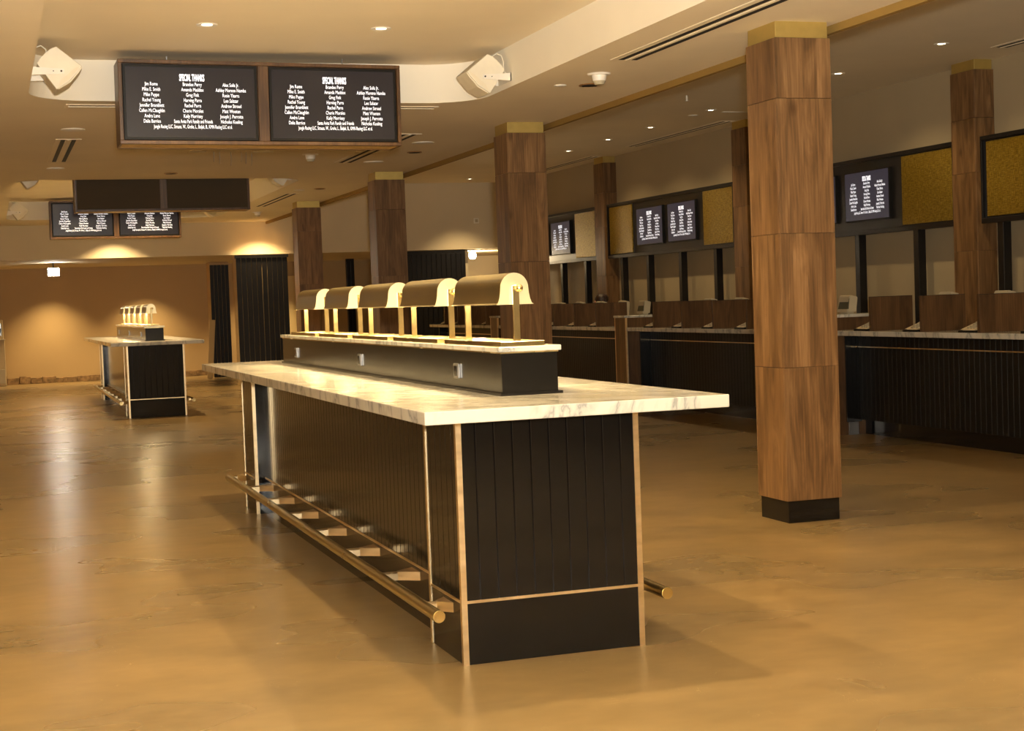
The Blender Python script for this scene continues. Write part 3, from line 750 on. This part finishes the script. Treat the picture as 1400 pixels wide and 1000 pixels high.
menu_board(C0+CSP+.435+.03, C0+2*CSP-.06, [(13.87, 14.855), (17.525, 18.495)], [(15.095, 16.075), (16.29, 17.295)], [14.51, 15.72, 16.955, 18.03], 'long black menu board with two screens between two gold panels')
menu_board(C0+2*CSP+.435+.03, 23.3, [(19.125, 20.13)], [(20.36, 21.325), (21.6, 22.57)], [19.70, 20.9, 22.1, 23.1], 'farthest menu board with a pale screen and gold panel')

# ------------------------------------------------------------------ teller counters
CF, CP, CZT = 6.13, 6.46, 1.052
def counter(y0, y1, label, cap_y=None):
    t = thing('teller_counter', (CF, y0, 0), label, 'counter', 'teller counters'); Lc = y1-y0; px = CP-CF
    box('carcass', (px+.014, 0, .15), (px+.30, Lc, CZT-.048), 'black', t)
    box('base', (px+.07, 0, 0), (px+.10, Lc, .15), 'black', t)
    bead_row(t, (px+.014, Lc), (px+.014, 0), .15, CZT-.05-.15, .0775, 'black_matte', 'bead_boards')
    box('brass_line', (px-.006, 0, .874), (px+.01, Lc, .884), 'brass_strip', t)
    box('end_pilaster', (px-.15, Lc-.02, .13), (px+.02, Lc, CZT-.048), 'black', t, .003)
    box('pilaster_foot', (px-.13, Lc-.02, 0), (px-.02, Lc, .13), 'steel', t, .003)
    box('marble_top', (0, 0, CZT-.048), (.95, Lc, CZT), 'marble', t, .004)
def partition(y0, y1, label):
    t = thing('low_partition', (CF-.005, y0, 0), label, 'partition', 'low walnut partitions of the counter'); d = y1-y0
    box('body', (0, 0, 0), (.80, d, 1.178), 'walnut_dark', t, .002)
    box('front_panel', (-.004, .02, .0), (.0, d-.02, 1.176), 'walnut', t)
    box('marble_cap', (-.02, -.004, 1.178), (.82, d+.004, 1.208), 'marble', t, .003)
    for y, s in ((0, 1), (d, -1)): angle_trim(t, 0, y, 1, s, 1.178, .022)
groups = [(2.3, 7.56, 'black beadboard teller counter right of the nearest column'), (7.93, 12.68, 'black beadboard teller counter between the near bar and the nearest column'), (13.05, 18.05, 'black beadboard teller counter beyond the brass-edged partition'), (18.42, 22.2, 'farthest black beadboard teller counter seen under the bar lamps')]
for y0, y1, l in groups: counter(y0+.006, y1-.006, l)
for (y0, y1), l in zip(((7.56, 7.93), (12.68, 13.05), (18.05, 18.42)), ('low partition hidden beside the nearest column', 'low walnut partition with marble cap and brass corner right of the near bar', 'farthest low walnut partition behind the second column')):
    partition(y0, y1, l)
# divider panels, keypads and terminals
def divider(y, label, group):
    t = thing('divider_panel', (6.20, y, CZT), label, 'divider', group)
    box('panel', (0, -.0175, 0), (.46, .0175, .325), 'walnut_dark', t, .002)
    box('edge_band', (-.003, -.0175, 0), (.0, .0175, .325), 'walnut_dark', t)
    box('top_edge', (0, -.0175, .325), (.46, .0175, .328), 'black_satin', t)
def keypad_meshes():
    d = {}
    bm = bmesh.new(); aprism(bm, [(0, 0), (.24, 0), (.24, .028), (.0, .018)], -.11, .11, 'y'); d['base'] = (tomesh(bm, 'b'), 'black_matte')
    bm = bmesh.new(); aprism(bm, [(.005, .020), (.21, .115), (.235, .115), (.235, .03), (.01, .019)], -.105, .055, 'y'); d['body'] = (tomesh(bm, 'k'), 'beige')
    bm = bmesh.new(); aprism(bm, [(.155, .0935), (.195, .112), (.195, .1145), (.155, .0960)], -.06, .01, 'y'); d['display'] = (tomesh(bm, 'd'), 'crt')
    bm = bmesh.new()
    for i in range(4):
        for j in range(3):
            x = .03+.028*i; z = .0205+(x-.005)*.4634; abox(bm, (x, -.085+.04*j, z), (x+.018, -.06+.04*j, z+.014))
    d['keys'] = (tomesh(bm, 'keys'), 'putty')
    bm = bmesh.new(); aprism(bm, [(.02, .024), (.19, .085), (.215, .085), (.215, .03)], .068, .105, 'y'); d['handset'] = (tomesh(bm, 'h'), 'beige')
    for me, m in d.values(): me.materials.append(M[m])
    return d
KM = keypad_meshes()
def keypad(y, label, group):
    t = thing('betting_keypad', (6.18, y, CZT), label, 'keypad', group)
    for k in KM: link(k, KM[k][0], None, t)
def terminal_meshes(h):
    d = {}
    bm = bmesh.new(); aprism(bm, [(0, .02), (.035, h-.012), (.05, h), (.13, h-.02), (.11, .02)], -.10, .10, 'y'); bmesh.ops.bevel(bm, geom=list(bm.edges), offset=.006, segments=2, affect='EDGES'); d['case'] = (tomesh(bm, 'case'), 'putty')
    k = (h-.035-.02)/(h-.032)*.035
    bm = bmesh.new(); aprism(bm, [(.002, .05), (.0015+.035*(h-.05)/(h-.03), h-.035), (.03, h-.035), (.02, .05)], -.10-.003, .075, 'y'); d['tube_glass'] = (tomesh(bm, 'glass'), 'crt')
    bm = bmesh.new(); abox(bm, (.02, -.07, 0), (.10, .07, .03), .006); d['foot'] = (tomesh(bm, 'foot'), 'putty')
    for me, m in d.values(): me.materials.append(M[m])
    return d
TM = terminal_meshes(.35); TMS = terminal_meshes(.19)
def terminal(y, label, group, x=6.74, z=None, small=False):
    t = thing('terminal_monitor', (x, y, CZT if z is None else z), label, 'monitor', group)
    for k in TM: link(k, (TMS if small else TM)[k][0], None, t)
sets = [([6.885, 6.04, 5.185, 4.33], 'right of the column'), ([11.96, 11.11, 10.265, 9.42, 8.57], 'left of the column'), ([17.3, 16.45, 15.6, 14.75, 13.9], 'beyond the partition'), ([21.4, 20.55, 19.7, 18.9], 'at the farthest end')]
for ys, where in sets:
    for k, y in enumerate(ys):
        divider(y, f'walnut divider panel on the teller counter {where}, {ORD[k]} from left', f'walnut dividers {where}')
        keypad(y+.16, f'beige angled keypad on the teller counter {where}, {ORD[k]} from left', f'beige keypads {where}')
        if k: terminal(y+.47, f'putty monitor top over the dividers {where}, {ORD[k-1]} from the left', f'counter monitors {where}')
for y, l in ((7.74, 'small putty monitor on the partition cap right of the nearest column'), (12.86, 'small putty monitor on the brass-edged partition'), (18.23, 'small putty monitor on the farthest partition')):
    terminal(y, l, 'monitors on the partition caps', 6.40, 1.208, True)
# ------------------------------------------------------------------ person behind the far counter: only the bowed head shows
def person():
    t = thing('person', (7.60, 16.62, 0), 'person with dark hair and dark top bowed behind the far counter', 'person')
    J = {'pelvis': (0, 0, .92, .13, .16), 'waist': (-.01, 0, 1.06, .10, .135), 'chest': (-.06, 0, 1.20, .11, .16), 'neckb': (-.12, 0, 1.30, .06, .07), 'neck': (-.16, 0, 1.345, .048, .05), 'head': (-.215, 0, 1.40, .085, .075),
         'crown': (-.24, 0, 1.44, .075, .07)}
    for s, n in ((-1, 'l'), (1, 'r')):
        J.update({n+'hip': (0, s*.09, .88, .085, .085), n+'knee': (-.03, s*.11, .48, .055, .06), n+'ank': (.02, s*.11, .09, .038, .04), n+'toe': (-.14, s*.12, .035, .03, .04),
                  n+'sho': (-.07, s*.185, 1.245, .055, .055), n+'elb': (-.10, s*.25, 1.03, .04, .04), n+'wri': (-.30, s*.20, 1.08, .026, .03), n+'palm': (-.37, s*.19, 1.085, .018, .034)})
        for i, (dy, ln) in enumerate(((-.030, .070), (-.010, .08), (.010, .075), (.030, .06))):
            J[f'{n}f{i}a'] = (-.41, s*.19+dy, 1.085, .009, .009); J[f'{n}f{i}b'] = (-.41-ln*.6, s*.19+dy, 1.078, .008, .008); J[f'{n}f{i}c'] = (-.41-ln, s*.19+dy, 1.068, .007, .007)
        J[n+'t1'] = (-.345, s*.15, 1.083, .010, .010); J[n+'t2'] = (-.39, s*.135, 1.075, .008, .008)
    E = [('pelvis', 'waist'), ('waist', 'chest'), ('chest', 'neckb'), ('neckb', 'neck'), ('neck', 'head'), ('head', 'crown')]
    for n in 'lr':
        E += [('pelvis', n+'hip'), (n+'hip', n+'knee'), (n+'knee', n+'ank'), (n+'ank', n+'toe'), ('chest', n+'sho'), (n+'sho', n+'elb'), (n+'elb', n+'wri'), (n+'wri', n+'palm'), (n+'wri', n+'t1'), (n+'t1', n+'t2')]
        for i in range(4): E += [(n+'palm', f'{n}f{i}a'), (f'{n}f{i}a', f'{n}f{i}b'), (f'{n}f{i}b', f'{n}f{i}c')]
    K = list(J); me = bpy.data.meshes.new('body'); me.from_pydata([J[k][:3] for k in K], [(K.index(a), K.index(b)) for a, b in E], [])
    o = link('body', me, 'skin', t)
    mod = o.modifiers.new('skin', 'SKIN')
    for k, v in zip(K, me.skin_vertices[0].data): v.radius = J[k][3:5]; v.use_root = (k == 'pelvis')
    mod.use_smooth_shade = True
    sub = o.modifiers.new('sub', 'SUBSURF'); sub.levels = 1; sub.render_levels = 1
    me.materials.append(M['shirt']); me.materials.append(M['trousers'])
    bpy.context.view_layer.update()
    dg = bpy.context.evaluated_depsgraph_get(); m2 = bpy.data.meshes.new_from_object(o.evaluated_get(dg)); o.modifiers.clear(); o.data = m2
    for p in m2.polygons:
        c = p.center; p.use_smooth = True
        p.material_index = 2 if c.z < .95 and abs(c.y) < .2 and c.x > -.2 else (1 if c.z < 1.30 and c.x > -.28 and c.z > .9 else 0)
    # hair: cap of overlapping locks over the bowed head
    bm = bmesh.new(); asphere(bm, (-.205, 0, 1.425), .1, 18, 12, (1.1, .98, .86)); r = random.Random(5)
    for v in bm.verts: v.co += Vector((r.uniform(-.006, .006), r.uniform(-.006, .006), r.uniform(-.006, .006)))
    for i in range(16):
        a = r.uniform(-2.6, 2.6); p = Vector((-.205-.1*math.cos(a)*.3, .095*math.sin(a), 1.47))
        atube(bm, [p, p+Vector((.02, .015*math.sin(a), -.05)), p+Vector((.01, .02*math.sin(a), -.13))], .014, 6)
    link('hair', tomesh(bm, 'hair', 60), 'hair', t)
    bm = bmesh.new(); asphere(bm, (-.315, 0, 1.385), .016, 10, 8, (1.2, .8, 1.3)); link('nose', tomesh(bm, 'nose', 60), 'skin', t)
    for s in (-1, 1):
        bm = bmesh.new(); asphere(bm, (-.205, s*.088, 1.385), .024, 10, 8, (.9, .4, 1.3)); link('ear', tomesh(bm, 'ear', 60), 'skin', t)
        bm = bmesh.new(); asphere(bm, (-.293, s*.032, 1.405), .011, 10, 8); link('eye', tomesh(bm, 'eye', 60), 'white', t)
    bm = bmesh.new(); asphere(bm, (-.297, 0, 1.345), .02, 10, 8, (.6, 1, .35)); link('mouth', tomesh(bm, 'mouth', 60), 'copper', t)
person()
# ------------------------------------------------------------------ beige machine at the left edge of the far wall
t = thing('self_service_machine', (-1.95, 28.75, 0), 'beige self-service machine at the left edge of the far wall', 'machine')
box('body', (0, .05, 0), (.49, .6, 1.0), 'beige', t, .01); box('head', (0, .10, 1.0), (.47, .6, 1.42), 'beige', t, .012)
box('screen', (.04, .085, 1.08), (.43, .102, 1.36), 'crt', t, .004); box('shelf', (-.01, -.02, .985), (.50, .14, 1.01), 'putty', t, .004)
box('lower_door', (.02, .035, .06), (.47, .052, .36), 'putty', t, .004); box('reader', (.33, .075, 1.14), (.42, .09, 1.24), 'slot', t)
# floor litter
t = tag(box('scrap', (-.11, -.05, 0), (.11, .05, .012), 'paper', None, .004), 'tan scrap lying on the floor between the two bars', 'scrap'); t.location = (1.02, 10.9, 0); t.rotation_euler = (0, 0, .4)
